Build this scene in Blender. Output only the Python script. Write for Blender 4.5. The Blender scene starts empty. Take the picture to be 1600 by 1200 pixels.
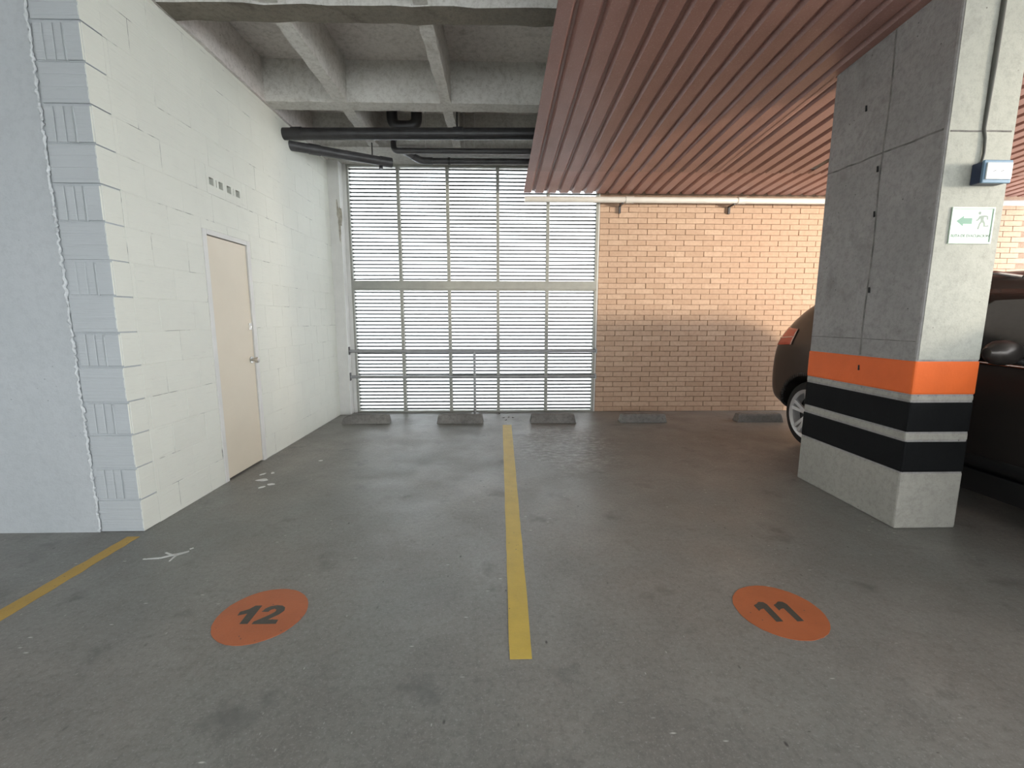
import bpy, bmesh, math, random
from mathutils import Vector, Matrix
random.seed(7)
scene = bpy.context.scene
C = scene.collection

# ------------------------------------------------------------------ camera
cam_d = bpy.data.cameras.new('camera')
cam_d.sensor_fit = 'HORIZONTAL'; cam_d.sensor_width = 36.0
cam_d.lens = 690.6 / 1600 * 36.0
cam_d.clip_start = 0.02
cam = bpy.data.objects.new('camera', cam_d); C.objects.link(cam)
RIGHT = Vector((0.99969, -0.02471, 0.0011)); UP = Vector((0.00249, 0.14444, 0.98951)); FWD = Vector((0.02461, 0.98921, -0.14446))
cam.matrix_world = Matrix(((RIGHT.x, UP.x, -FWD.x, 0.0), (RIGHT.y, UP.y, -FWD.y, 0.0), (RIGHT.z, UP.z, -FWD.z, 1.32), (0, 0, 0, 1)))
scene.camera = cam

# ------------------------------------------------------------------ world, lights, exposure
w = bpy.data.worlds.new('sky'); scene.world = w; w.use_nodes = True
bg = w.node_tree.nodes['Background']
bg.inputs['Color'].default_value = (0.92, 0.97, 1.0, 1); bg.inputs['Strength'].default_value = 1.0
vs = scene.view_settings
vs.view_transform = 'Standard'; vs.look = 'None'; vs.gamma = 1.0; vs.use_curve_mapping = False
vs.exposure = 3.12

def portal(name, loc, rot, sx, sy):
    # sampling helper for the open sides of the garage: no light of its own, it only guides the sky light
    d = bpy.data.lights.new(name, 'AREA'); d.shape = 'RECTANGLE'; d.size = sx; d.size_y = sy
    d.cycles.is_portal = True
    o = bpy.data.objects.new(name, d); o.location = loc; o.rotation_euler = rot; C.objects.link(o)
portal('sky_portal_back', (1.5, -5.0, 1.55), (math.radians(90), 0, 0), 13.0, 1.3)     # strip opening behind the photographer
portal('sky_portal_right', (8.0, 0.7, 2.4), (0, math.radians(90), 0), 2.6, 11.4)     # open right-hand side of the garage
portal('sky_portal_louvre', (-0.36, 6.5, 1.7), (math.radians(-90), 0, 0), 3.5, 3.5)

# ------------------------------------------------------------------ helpers
def sstep(a, b, x):
    t = max(0, min(1, (x - a) / (b - a))); return t * t * (3 - 2 * t)

class MB:
    def __init__(s): s.v = []; s.f = []; s.m = []
    def poly(s, pts, mi=0):
        n = len(s.v); s.v += [tuple(p) for p in pts]; s.f.append(tuple(range(n, n + len(pts)))); s.m.append(mi); return s
    def box(s, x0, x1, y0, y1, z0, z1, mi=0):
        n = len(s.v)
        s.v += [(x0, y0, z0), (x1, y0, z0), (x1, y1, z0), (x0, y1, z0), (x0, y0, z1), (x1, y0, z1), (x1, y1, z1), (x0, y1, z1)]
        for q in ((0, 3, 2, 1), (4, 5, 6, 7), (0, 1, 5, 4), (1, 2, 6, 5), (2, 3, 7, 6), (3, 0, 4, 7)):
            s.f.append(tuple(n + i for i in q)); s.m.append(mi)
        return s
    def hexa(s, p, mi=0):
        n = len(s.v); s.v += [tuple(q) for q in p]
        for q in ((0, 3, 2, 1), (4, 5, 6, 7), (0, 1, 5, 4), (1, 2, 6, 5), (2, 3, 7, 6), (3, 0, 4, 7)):
            s.f.append(tuple(n + i for i in q)); s.m.append(mi)
        return s
    def prism(s, pts, d, mi=0):
        # flat outline pushed along the vector d
        n = len(s.v); k = len(pts); d = Vector(d)
        s.v += [tuple(p) for p in pts] + [tuple(Vector(p) + d) for p in pts]
        s.f.append(tuple(n + i for i in range(k))[::-1]); s.f.append(tuple(n + k + i for i in range(k))); s.m += [mi, mi]
        for i in range(k):
            j = (i + 1) % k
            s.f.append((n + i, n + j, n + k + j, n + k + i)); s.m.append(mi)
        return s
    def tube(s, pts, r, seg=16, mi=0, caps=True):
        P = [Vector(p) for p in pts]; R = r if isinstance(r, (list, tuple)) else [r] * len(P)
        rings = []
        prev = None
        for i, p in enumerate(P):
            t = (P[min(i + 1, len(P) - 1)] - P[max(i - 1, 0)])
            if t.length < 1e-9: t = prev_t
            t.normalize(); prev_t = t
            if prev is None:
                a = Vector((0, 0, 1)) if abs(t.z) < 0.9 else Vector((1, 0, 0))
                n1 = t.cross(a).normalized()
            else:
                n1 = (prev - t * prev.dot(t)).normalized()
            prev = n1; n2 = t.cross(n1)
            k = len(s.v)
            s.v += [tuple(p + R[i] * (math.cos(2 * math.pi * j / seg) * n1 + math.sin(2 * math.pi * j / seg) * n2)) for j in range(seg)]
            rings.append(k)
        for a, b in zip(rings, rings[1:]):
            for j in range(seg):
                j2 = (j + 1) % seg
                s.f.append((a + j, a + j2, b + j2, b + j)); s.m.append(mi)
        if caps:
            s.f.append(tuple(rings[0] + j for j in range(seg))[::-1]); s.m.append(mi)
            s.f.append(tuple(rings[-1] + j for j in range(seg))); s.m.append(mi)
        return s
    def mesh(s, name, mats, origin=(0, 0, 0), smooth=False):
        me = bpy.data.meshes.new(name)
        ox, oy, oz = origin
        me.from_pydata([(a - ox, b - oy, c - oz) for a, b, c in s.v], [], s.f)
        for m in (mats if isinstance(mats, (list, tuple)) else [mats]): me.materials.append(m)
        me.polygons.foreach_set('material_index', s.m)
        bm = bmesh.new(); bm.from_mesh(me); bmesh.ops.recalc_face_normals(bm, faces=bm.faces); bm.to_mesh(me); bm.free()
        if smooth:
            me.polygons.foreach_set('use_smooth', [True] * len(me.polygons))
            me.set_sharp_from_angle(angle=math.radians(40))
        me.update()
        return me

def wpos(o):
    return Vector(o.location) + (wpos(o.parent) if o.parent else Vector((0, 0, 0)))
def link(name, me, parent=None, loc=(0, 0, 0)):
    o = bpy.data.objects.new(name, me); C.objects.link(o)
    if parent is not None:
        o.parent = parent; loc = Vector(loc) - wpos(parent)
    o.location = loc
    return o
def build(name, mb, mats, parent=None, origin=None, smooth=False, bevel=0.0, bseg=2):
    xs = [v[0] for v in mb.v]; ys = [v[1] for v in mb.v]; zs = [v[2] for v in mb.v]
    if origin is None: origin = ((min(xs) + max(xs)) / 2, (min(ys) + max(ys)) / 2, min(zs))
    o = link(name, mb.mesh(name, mats, origin, smooth), parent, origin)
    if bevel:
        b = o.modifiers.new('bevel', 'BEVEL'); b.width = bevel; b.segments = bseg; b.limit_method = 'ANGLE'; b.angle_limit = math.radians(30)
    return o
def empty(name, loc):
    o = bpy.data.objects.new(name, None); o.empty_display_size = 0.1; o.location = loc; C.objects.link(o); return o
def tag(o, label, cat=None, group=None, kind=None):
    o['label'] = label
    if cat: o['category'] = cat
    if group: o['group'] = group
    if kind: o['kind'] = kind
    return o

# ------------------------------------------------------------------ materials
class NT:
    def __init__(s, name):
        s.mat = bpy.data.materials.new(name); s.mat.use_nodes = True
        s.t = s.mat.node_tree; s.n = s.t.nodes; s.l = s.t.links
        s.p = s.n['Principled BSDF']; s.out = s.n['Material Output']
        g = s.n.new('ShaderNodeNewGeometry'); s.pos = g.outputs['Position']
    def sock(s, x, inp):
        if isinstance(x, (int, float)): inp.default_value = x
        elif isinstance(x, tuple): inp.default_value = x if len(x) == len(inp.default_value) else x + (1,)
        else: s.l.new(x, inp)
    def noise(s, scale, detail=4, rough=0.55, vec=None, dist=0.0):
        n = s.n.new('ShaderNodeTexNoise'); n.inputs['Scale'].default_value = scale; n.inputs['Detail'].default_value = detail
        n.inputs['Roughness'].default_value = rough; n.inputs['Distortion'].default_value = dist
        s.l.new(vec if vec is not None else s.pos, n.inputs['Vector']); return n.outputs['Fac']
    def vscale(s, sc, vec=None, off=(0, 0, 0)):
        m = s.n.new('ShaderNodeMapping'); m.inputs['Scale'].default_value = sc; m.inputs['Location'].default_value = off
        s.l.new(vec if vec is not None else s.pos, m.inputs['Vector']); return m.outputs['Vector']
    def voro(s, scale, vec=None, feature='F1'):
        n = s.n.new('ShaderNodeTexVoronoi'); n.feature = feature; n.inputs['Scale'].default_value = scale
        s.l.new(vec if vec is not None else s.pos, n.inputs['Vector']); return n.outputs['Distance'], n.outputs['Color'] if feature == 'F1' else None
    def ramp(s, fac, stops):
        r = s.n.new('ShaderNodeValToRGB'); e = r.color_ramp.elements
        while len(e) < len(stops): e.new(0.5)
        for q, (p, c) in zip(e, stops):
            q.position = p; q.color = (c, c, c, 1) if isinstance(c, (int, float)) else c + (1,)
        s.l.new(fac, r.inputs['Fac']); return r.outputs['Color']
    def mix(s, fac, a, b, mode='MIX'):
        m = s.n.new('ShaderNodeMix'); m.data_type = 'RGBA'; m.blend_type = mode
        s.sock(fac, m.inputs['Factor']); s.sock(a, m.inputs['A']); s.sock(b, m.inputs['B'])
        for i in m.inputs:
            pass
        return m.outputs['Result']
    def math(s, op, a, b=0.0, clamp=False):
        m = s.n.new('ShaderNodeMath'); m.operation = op; m.use_clamp = clamp
        s.sock(a, m.inputs[0]); s.sock(b, m.inputs[1]); return m.outputs[0]
    def bump(s, h, strength=0.3, dist=0.01, normal=None):
        b = s.n.new('ShaderNodeBump'); b.inputs['Strength'].default_value = strength; b.inputs['Distance'].default_value = dist
        s.l.new(h, b.inputs['Height'])
        if normal is not None: s.l.new(normal, b.inputs['Normal'])
        return b.outputs['Normal']
    def rnd(s):
        return s.n.new('ShaderNodeObjectInfo').outputs['Random']
    def done(s, color=None, rough=0.6, normal=None, metal=0.0, spec=0.5):
        if color is not None: s.sock(color, s.p.inputs['Base Color'])
        s.sock(rough, s.p.inputs['Roughness']); s.p.inputs['Metallic'].default_value = metal
        s.p.inputs['Specular IOR Level'].default_value = spec
        if normal is not None: s.l.new(normal, s.p.inputs['Normal'])
        return s.mat
def mixfix(m):
    return m

def simple(name, col, rough=0.5, metal=0.0, var=0.12, scale=9.0, bump=0.0, bscale=60.0, spec=0.5):
    k = NT(name)
    n = k.noise(scale, 5)
    c = k.mix(k.ramp(n, [(0.3, 0.0), (0.7, 1.0)]), tuple(x * (1 - var) for x in col), tuple(min(1, x * (1 + var)) for x in col))
    nm = k.bump(k.noise(bscale, 4), bump, 0.01) if bump else None
    return k.done(c, rough, nm, metal, spec)

def m_floor():
    k = NT('floor_concrete')
    big = k.ramp(k.noise(0.55, 4, 0.55), [(0.38, 0.0), (0.62, 1.0)])
    c = k.mix(big, (0.225, 0.232, 0.216), (0.285, 0.265, 0.238))
    mid = k.ramp(k.noise(2.6, 7, 0.7, dist=0.5), [(0.36, 0.0), (0.64, 1.0)])
    c = k.mix(k.math('MULTIPLY', mid, 0.65), c, (0.180, 0.170, 0.154))
    fine = k.noise(38, 6, 0.8)
    c = k.mix(k.ramp(fine, [(0.34, 0.55), (0.54, 0.0)]), c, (0.125, 0.12, 0.112))
    c = k.mix(k.ramp(k.noise(95, 4, 0.8), [(0.55, 0.0), (0.68, 0.65)]), c, (0.40, 0.39, 0.37))
    # pale scuffs, spatters and dark pits
    for sc, vs_, off, col, t0, t1, am in ((6.0, (1.0, 3.2, 1.0), (0, 0, 0), (0.62, 0.61, 0.57), 0.030, 0.075, 0.9), (9.0, (2.6, 1.0, 1.0), (5, 2, 0), (0.55, 0.54, 0.50), 0.025, 0.065, 0.8),
                                           (4.5, (2.2, 1.2, 1.0), (2, 3, 0), (0.045, 0.042, 0.04), 0.030, 0.070, 0.9), (7.5, (1.0, 2.4, 1.0), (9, 4, 0), (0.06, 0.056, 0.05), 0.020, 0.055, 0.8)):
        d, _ = k.voro(sc, k.vscale(vs_, off=off))
        g = k.math('MULTIPLY', k.ramp(d, [(t0, am), (t1, 0.0)]), k.ramp(k.noise(1.4, 2, vec=k.vscale((1, 1, 1), off=(off[1] * 3 + 1, off[0], 0))), [(0.44, 0.0), (0.56, 1.0)]))
        c = k.mix(g, c, col)
    oil = k.ramp(k.noise(3.4, 4, 0.6, vec=k.vscale((1, 1, 1), off=(4.3, 1.7, 0))), [(0.60, 0.0), (0.72, 0.6)])
    c = k.mix(oil, c, (0.10, 0.10, 0.094))
    # spalled patch where the skin of the slab has worn off beside the bay line
    dm = k.n.new('ShaderNodeVectorMath'); dm.operation = 'DISTANCE'; k.l.new(k.vscale((1.0, 0.62, 1.0)), dm.inputs[0]); dm.inputs[1].default_value = (0.68, 4.55 * 0.62, 0)
    patch_ = k.ramp(k.math('ADD', dm.outputs['Value'], k.math('MULTIPLY', k.noise(3.0, 4), 0.5)), [(0.62, 1.0), (0.92, 0.0)])
    pit = k.noise(17, 6, 0.8, vec=k.vscale((0.7, 1.2, 1)))
    c = k.mix(k.math('MULTIPLY', patch_, k.ramp(pit, [(0.42, 0.75), (0.52, 0.0)])), c, (0.12, 0.108, 0.098))
    c = k.mix(k.math('MULTIPLY', patch_, k.ramp(pit, [(0.53, 0.0), (0.62, 0.7)])), c, (0.40, 0.385, 0.36))
    r = k.ramp(k.noise(2.4, 5, 0.6), [(0.3, 0.34), (0.7, 0.56)])
    h = k.math('ADD', k.math('MULTIPLY', k.noise(12, 7, 0.75), 0.7), k.math('MULTIPLY', k.math('MULTIPLY', patch_, pit), 1.6))
    return k.done(c, r, k.bump(h, 0.22, 0.012), spec=0.5)

def m_concrete(name, a, b, stain=(0.12, 0.11, 0.10), samt=0.4, rough=0.85, bump=0.3, pits=0.8):
    k = NT(name)
    c = k.mix(k.ramp(k.noise(2.3, 6, 0.65), [(0.32, 0.0), (0.68, 1.0)]), a, b)
    c = k.mix(k.ramp(k.noise(26, 6, 0.8), [(0.46, 0.0), (0.70, 0.55)]), c, stain)
    c = k.mix(k.ramp(k.noise(4.7, 5, 0.6, dist=0.6), [(0.56, 0.0), (0.75, samt)]), c, stain)
    d, _ = k.voro(16)
    c = k.mix(k.math('MULTIPLY', k.ramp(d, [(0.04, pits), (0.09, 0.0)]), k.ramp(k.noise(1.9, 2), [(0.48, 0.0), (0.56, 1.0)])), c, tuple(x * 0.35 for x in stain))
    h = k.math('ADD', k.noise(9, 5, 0.6), k.math('MULTIPLY', k.noise(75, 4, 0.7), 0.4))
    return k.done(c, rough, k.bump(h, bump, 0.012), spec=0.3)

def m_blockpaint(name, col, amt=0.12):
    k = NT(name)
    rn = k.rnd()
    c = k.mix(rn, tuple(x * 0.985 for x in col), tuple(min(1, x * 1.01) for x in col))
    c = k.mix(k.ramp(k.noise(6, 5, 0.6), [(0.45, 0.0), (0.8, amt * 2)]), c, tuple(x * 0.84 for x in col))
    # thin rubbed streaks along the extruded ribs of the blocks
    st = k.noise(6.0, 4, 0.65, vec=k.vscale((1.0, 1.0, 16.0)))
    c = k.mix(k.ramp(st, [(0.62, 0.0), (0.74, 0.45)]), c, tuple(x * 0.68 for x in col))
    h = k.math('ADD', k.math('MULTIPLY', k.noise(5.0, 3, 0.5, vec=k.vscale((1.0, 1.0, 22.0))), 0.8), k.math('MULTIPLY', k.noise(45, 4), 0.3))
    return k.done(c, 0.6, k.bump(h, 0.35, 0.010), spec=0.35)

def m_brick():
    k = NT('tan_brick')
    rn = k.rnd()
    c = k.ramp(rn, [(0.0, (0.52, 0.355, 0.245)), (0.5, (0.57, 0.395, 0.28)), (1.0, (0.61, 0.435, 0.31))])
    c = k.mix(k.ramp(k.noise(22, 5, 0.65), [(0.42, 0.0), (0.75, 0.5)]), c, (0.40, 0.25, 0.165))
    c = k.mix(k.ramp(k.noise(120, 3, 0.7), [(0.6, 0.0), (0.78, 0.5)]), c, (0.28, 0.17, 0.12))
    return k.done(c, 0.8, k.bump(k.noise(60, 5, 0.7), 0.35, 0.006), spec=0.25)

def m_roof(name='red_roof_sheet', f=1.0):
    k = NT(name)
    c = k.mix(k.ramp(k.noise(1.7, 5, 0.6), [(0.3, 0.0), (0.7, 1.0)]), (0.27, 0.132, 0.106), (0.33, 0.172, 0.143))
    c = k.mix(k.ramp(k.noise(7, 5, 0.65, vec=k.vscale((1.0, 0.35, 1.0))), [(0.5, 0.0), (0.75, 0.45)]), c, (0.20, 0.09, 0.07))
    c = k.mix(k.ramp(k.noise(90, 3, 0.7), [(0.56, 0.0), (0.72, 0.6)]), c, (0.46, 0.31, 0.27))
    c = k.mix(1.0, c, (f, f, f), 'MULTIPLY')
    return k.done(c, 0.42, k.bump(k.noise(80, 4, 0.7), 0.15, 0.005), spec=0.6)

def m_floorpaint(name, col, wear=0.25):
    k = NT(name)
    c = k.mix(k.ramp(k.noise(7, 5, 0.6), [(0.35, 0.0), (0.7, 1.0)]), col, tuple(x * 0.86 for x in col))
    c = k.mix(k.ramp(k.noise(60, 5, 0.75), [(0.60, 0.0), (0.74, wear * 2)]), c, (0.16, 0.15, 0.135))
    d, _ = k.voro(22)
    c = k.mix(k.ramp(d, [(0.04, 0.9), (0.09, 0.0)]), c, (0.07, 0.065, 0.06))
    return k.done(c, 0.5, k.bump(k.noise(90, 4), 0.2, 0.006), spec=0.4)

M = {}
M['floor'] = m_floor()
M['ceil'] = m_concrete('ceiling_concrete', (0.66, 0.62, 0.60), (0.76, 0.72, 0.69), (0.30, 0.27, 0.24), 0.5)
M['beam'] = m_concrete('beam_concrete', (0.60, 0.585, 0.555), (0.71, 0.695, 0.655), (0.27, 0.24, 0.205), 0.5)
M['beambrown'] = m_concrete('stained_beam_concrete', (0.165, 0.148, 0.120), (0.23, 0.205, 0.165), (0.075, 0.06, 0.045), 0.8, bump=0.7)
M['block'] = m_blockpaint('white_painted_block', (0.73, 0.735, 0.665))
k = NT('painted_block_joint')
M['blockmortar'] = k.done(k.mix(k.ramp(k.noise(5.5, 3, 0.6), [(0.56, 0.0), (0.66, 1.0)]), (0.71, 0.715, 0.65), (0.30, 0.30, 0.28)), 0.8)
M['pierblock'] = m_blockpaint('shade_toned_pier_block', (0.49, 0.515, 0.53), 0.10)  # grey tone stands for the dimmer light on the pier's end faces
M['plaster'] = m_concrete('pale_grey_painted_plaster', (0.475, 0.50, 0.515), (0.515, 0.535, 0.55), (0.40, 0.42, 0.435), 0.3, 0.6, 0.25, 0.5)
M['clay'] = simple('darkened_clay_cell', (0.085, 0.068, 0.06), 0.9, 0, 0.2, 30)  # clay colour darkened to carry the shade inside the vent holes
M['bead'] = simple('mortar_bead_paint', (0.60, 0.62, 0.63), 0.6, 0, 0.1, 30, 0.6, 60)
M['white'] = simple('white_trim_paint', (0.70, 0.69, 0.66), 0.55, 0, 0.06, 5, 0.15, 40)
M['peel'] = simple('peeled_plaster', (0.40, 0.37, 0.31), 0.9, 0, 0.25, 25, 0.7, 40)
M['door'] = simple('cream_door_paint', (0.70, 0.625, 0.50), 0.45, 0, 0.035, 2.0)
M['steel'] = simple('brushed_steel', (0.55, 0.53, 0.50), 0.28, 1.0, 0.08, 20)
M['dark'] = simple('dark_gap', (0.02, 0.02, 0.02), 0.9)
M['brick'] = m_brick()
M['mortar'] = simple('brick_mortar', (0.33, 0.225, 0.16), 0.9, 0, 0.15, 30, 0.4, 70, 0.2)
M['louvre'] = simple('louvre_grey_metal', (0.075, 0.078, 0.08), 0.5, 0.0, 0.08, 8)
M['frame'] = simple('louvre_frame_paint', (0.36, 0.36, 0.32), 0.5, 0.0, 0.1, 7, 0.1)
M['rail'] = simple('galvanised_rail', (0.36, 0.36, 0.36), 0.4, 0.3, 0.1, 12)
M['roof'] = m_roof(); M['roofnew'] = m_roof('newer_red_roof_sheet', 1.22)
M['pvc'] = simple('white_pvc', (0.72, 0.69, 0.63), 0.4, 0, 0.05, 6)
M['pipe'] = simple('black_drain_pipe', (0.030, 0.029, 0.031), 0.38, 0, 0.3, 10)
M['pipegrey'] = simple('dark_grey_drain_pipe', (0.075, 0.072, 0.075), 0.35, 0, 0.3, 10)
M['colside'] = m_concrete('raw_column_concrete', (0.31, 0.295, 0.285), (0.39, 0.37, 0.355), (0.17, 0.16, 0.15), 0.6, 0.85, 0.6)
M['seam'] = simple('dirty_form_seam', (0.19, 0.18, 0.168), 0.9, 0, 0.4, 12, 0.5, 60)
M['rust'] = simple('rust_stain', (0.275, 0.235, 0.195), 0.9, 0, 0.15, 18, 0.5, 60)
M['colfront'] = m_concrete('painted_column_concrete', (0.405, 0.405, 0.355), (0.455, 0.455, 0.40), (0.26, 0.255, 0.225), 0.3, 0.7, 0.3)
M['colbase'] = m_concrete('column_foot_concrete', (0.36, 0.345, 0.305), (0.43, 0.41, 0.36), (0.22, 0.21, 0.185), 0.45, 0.85, 0.35)
M['orange'] = simple('orange_band_paint', (0.80, 0.150, 0.030), 0.6, 0, 0.07, 4, 0.15, 50, 0.25)
M['black'] = simple('black_band_paint', (0.008, 0.0085, 0.009), 0.8, 0, 0.15, 5, 0.2, 50, 0.15)
M['yellow'] = m_floorpaint('yellow_floor_paint', (0.66, 0.47, 0.085), 0.15)
M['ochre'] = m_floorpaint('worn_ochre_floor_paint', (0.52, 0.33, 0.07), 0.4)
M['circle'] = m_floorpaint('orange_floor_paint', (0.50, 0.145, 0.055), 0.15)
M['digit'] = m_floorpaint('dark_stencil_paint', (0.075, 0.068, 0.055), 0.3)
M['whitepaint'] = m_floorpaint('white_floor_mark', (0.72, 0.72, 0.70), 0.1)
M['stop'] = m_concrete('wheel_stop_concrete', (0.19, 0.18, 0.168), (0.27, 0.26, 0.24), (0.07, 0.065, 0.06), 0.7, 0.9, 0.7)
M['navy'] = simple('navy_plastic', (0.022, 0.035, 0.075), 0.35, 0, 0.1)
M['bluerim'] = simple('blue_box_rim', (0.16, 0.26, 0.36), 0.35, 0, 0.1)
M['plate'] = simple('white_plate', (0.78, 0.79, 0.77), 0.35, 0, 0.03)
M['sign'] = simple('pale_green_sign', (0.50, 0.66, 0.52), 0.35, 0, 0.04)
M['signrim'] = simple('sign_rim', (0.66, 0.78, 0.66), 0.35, 0, 0.03)
M['signgreen'] = simple('sign_green_ink', (0.11, 0.27, 0.19), 0.5, 0, 0.05)
M['signgrey'] = simple('sign_grey_ink', (0.16, 0.22, 0.18), 0.5, 0, 0.05)
M['cable'] = simple('dark_cable', (0.10, 0.098, 0.085), 0.5)
M['carpaint'] = simple('dark_bronze_car_paint', (0.060, 0.052, 0.047), 0.28, 0.55, 0.04, 3)
M['plastic'] = simple('black_plastic_trim', (0.012, 0.012, 0.012), 0.6)
M['tyre'] = simple('tyre_rubber', (0.014, 0.014, 0.014), 0.75, 0, 0.2, 30)
M['alloy'] = simple('silver_alloy', (0.66, 0.66, 0.66), 0.3, 0.35, 0.05)
M['chrome'] = simple('chrome_trim', (0.75, 0.75, 0.75), 0.12, 1.0, 0.02)
M['taillight'] = simple('red_lamp_glass', (0.55, 0.09, 0.05), 0.15, 0, 0.1)
M['lamprim'] = simple('pale_lamp_glass', (0.75, 0.45, 0.36), 0.15, 0, 0.05)
M['leaf'] = simple('dry_leaf', (0.045, 0.03, 0.022), 0.8, 0, 0.3, 40)
M['skyscreen'] = simple('pale_sky_screen', (0.80, 0.82, 0.84), 0.9, 0, 0.02, 1.0)  # for the screen added in place of open sky
M['ground'] = simple('pale_outdoor_paving', (0.74, 0.74, 0.72), 0.9)
k = NT('car_glass'); M['glass'] = k.done((0.010, 0.012, 0.011), 0.05, spec=0.6)

# ------------------------------------------------------------------ setting
XL, YF, YB = -2.24, 2.665, 6.275       # left wall face, front pier face, back wall face
ZB, ZS = 3.35, 3.72                    # underside of beams, underside of slab
XE, XR, YR = -5.0, 8.0, -5.0          # extents out of view

fo = build('floor', MB().box(XE, XR, YR, 6.46, -0.2, 0.0), M['floor'])
tag(fo, 'worn grey concrete garage floor with stains and pale scratches', 'floor', kind='structure')
og = build('ground', MB().box(-30, 40, 6.461, 50, -0.35, -0.15), M['ground'])
tag(og, 'pale paved ground outdoors behind the louvred screen', 'ground', kind='structure')
ow = build('wall_sky_screen', MB().box(-9, 14, 9.6, 9.9, -0.15, 7.0), M['skyscreen'])  # added in place of open sky to hold down the glare behind the louvres
tag(ow, 'pale plain screen added outdoors to dim the sky behind the louvres', 'wall', kind='structure')
og2 = build('ground', MB().box(-30, 40, -60, YR - 0.001, -0.35, -0.15), M['ground'])
tag(og2, 'pale paved ground outdoors beyond the open garage side', 'ground', kind='structure')

ce = build('ceiling', MB().box(XE, XR, YR, 6.46, ZS, ZS + 0.2), M['ceil'])
tag(ce, 'pale concrete ceiling slab between a grid of beams and ribs', 'ceiling', kind='structure')
ribx = [(-1.56, -1.445), (-0.567, -0.47), (0.43, 0.53), (1.42, 1.52), (2.41, 2.5), (3.4, 3.5), (4.4, 4.5)]
beams = [(3.23, 3.41, 'beambrown'), (4.556, 4.726, 'beam'), (5.65, 6.46, 'beam'), (1.90, 2.08, 'beam'), (0.58, 0.75, 'beam'), (-0.75, -0.58, 'beam'), (-2.08, -1.90, 'beam'), (-3.40, -3.22, 'beam')]
def rough_box(x0, x1, y0, y1, z0, z1, n, axis, amp=0.004):
    # long concrete member with slightly uneven arrises
    m = MB(); rs = []
    for i in range(n + 1):
        t = i / n
        j = lambda: random.uniform(-amp, amp)
        if axis == 'x':
            x = x0 + (x1 - x0) * t; ring = [(x, y0 + j(), z0 + j()), (x, y1 + j(), z0 + j()), (x, y1, z1), (x, y0, z1)]
        else:
            y = y0 + (y1 - y0) * t; ring = [(x0 + j(), y, z0 + j()), (x1 + j(), y, z0 + j()), (x1, y, z1), (x0, y, z1)]
        rs.append(len(m.v)); m.v += ring
    for a, b in zip(rs, rs[1:]):
        for q in range(4):
            r = (q + 1) % 4; m.f.append((a + q, a + r, b + r, b + q)); m.m.append(0)
    m.f.append(tuple(rs[0] + q for q in range(4))); m.f.append(tuple(rs[-1] + q for q in range(4))); m.m += [0, 0]
    return m
for y0, y1, mt in beams:
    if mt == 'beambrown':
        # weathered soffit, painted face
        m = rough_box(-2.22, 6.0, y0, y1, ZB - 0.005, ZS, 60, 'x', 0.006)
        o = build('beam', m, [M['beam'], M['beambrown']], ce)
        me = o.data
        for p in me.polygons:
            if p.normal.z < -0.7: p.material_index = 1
    else:
        build('beam', rough_box(-2.22, 6.0, y0, y1, ZB, ZS, 60, 'x'), M['beam'], ce)
ys = [(2.08, 3.23), (3.41, 4.556), (4.726, 5.65)]
for x0, x1 in ribx:
    for y0, y1 in ys:
        build('rib', rough_box(x0, x1, y0, y1, ZB + 0.002, ZS, 14, 'y', 0.005), M['beam'], ce)
build('edge_beam', rough_box(XL - 0.25, -2.215, 2.0, 6.46, ZB, ZS, 40, 'y', 0.004), M['ceil'], ce)

# left wall: painted hollow blocks laid in courses, door and vent openings
DY0, DY1, DZ = 3.50, 4.135, 2.00
wl = build('wall_left', MB().box(XL - 0.27, XL - 0.055, YF + 0.06, DY0, 0, ZB).box(XL - 0.27, XL - 0.055, DY1, 6.46, 0, ZB).box(XL - 0.27, XL - 0.055, DY0, DY1, DZ, 2.33).box(XL - 0.27, XL - 0.055, DY0, DY1, 2.42, ZB).box(XL - 0.27, XL - 0.16, DY0, DY1, 2.33, 2.42), [M['blockmortar'], M['clay']])
for p in wl.data.polygons[24:]: p.material_index = 1
tag(wl, 'white painted hollow block side wall with cream door and small vent holes', 'wall', kind='structure')
CH = 0.207
jm = MB()
courses = []
for c in range(17):
    z0 = c * CH; z1 = min(z0 + CH, ZB)
    if z1 - z0 < 0.02: continue
    y = YF + 0.10 if c % 2 else YF + 0.0
    edges = []
    yy = YF - 0.0 if c % 2 == 0 else YF - 0.165
    while yy < 6.10:
        a, b = max(yy, YF + 0.135), min(yy + 0.33, 6.10); yy += 0.33
        if b - a > 0.03: edges.append((a, b))
    if c == 11:
        edges = [(a, b) for a, b in edges if b <= 3.61 or a >= 4.08]
        last = max([b for a, b in edges if b <= 3.61]); first = min([a for a, b in edges if a >= 4.08])
        edges += [(last, 3.61), (4.08, first)]
        edges = [e for e in edges if e[1] - e[0] > 0.01]
    for a, b in edges:
        parts = []
        if z0 < DZ and b > DY0 and a < DY1:
            zt = max(z0, DZ) if z1 > DZ else None
            if a < DY0: parts.append((a, DY0, z0, z1))
            if b > DY1: parts.append((DY1, b, z0, z1))
            if z1 > DZ + 0.01: parts.append((max(a, DY0), min(b, DY1), DZ, z1))
        else: parts.append((a, b, z0, z1))
        courses += [p for p in parts if p[1] - p[0] > 0.012]
def add_block(a, b, z0, z1):
    g = 0.0012; pr = random.uniform(-0.0008, 0.0008)
    m = MB().box(XL - 0.056, XL + pr, a + g, b - g, z0 + g, z1 - g)
    build('block', m, M['block'], wl, bevel=0.0025, bseg=1)
for p in courses: add_block(*p)
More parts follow.
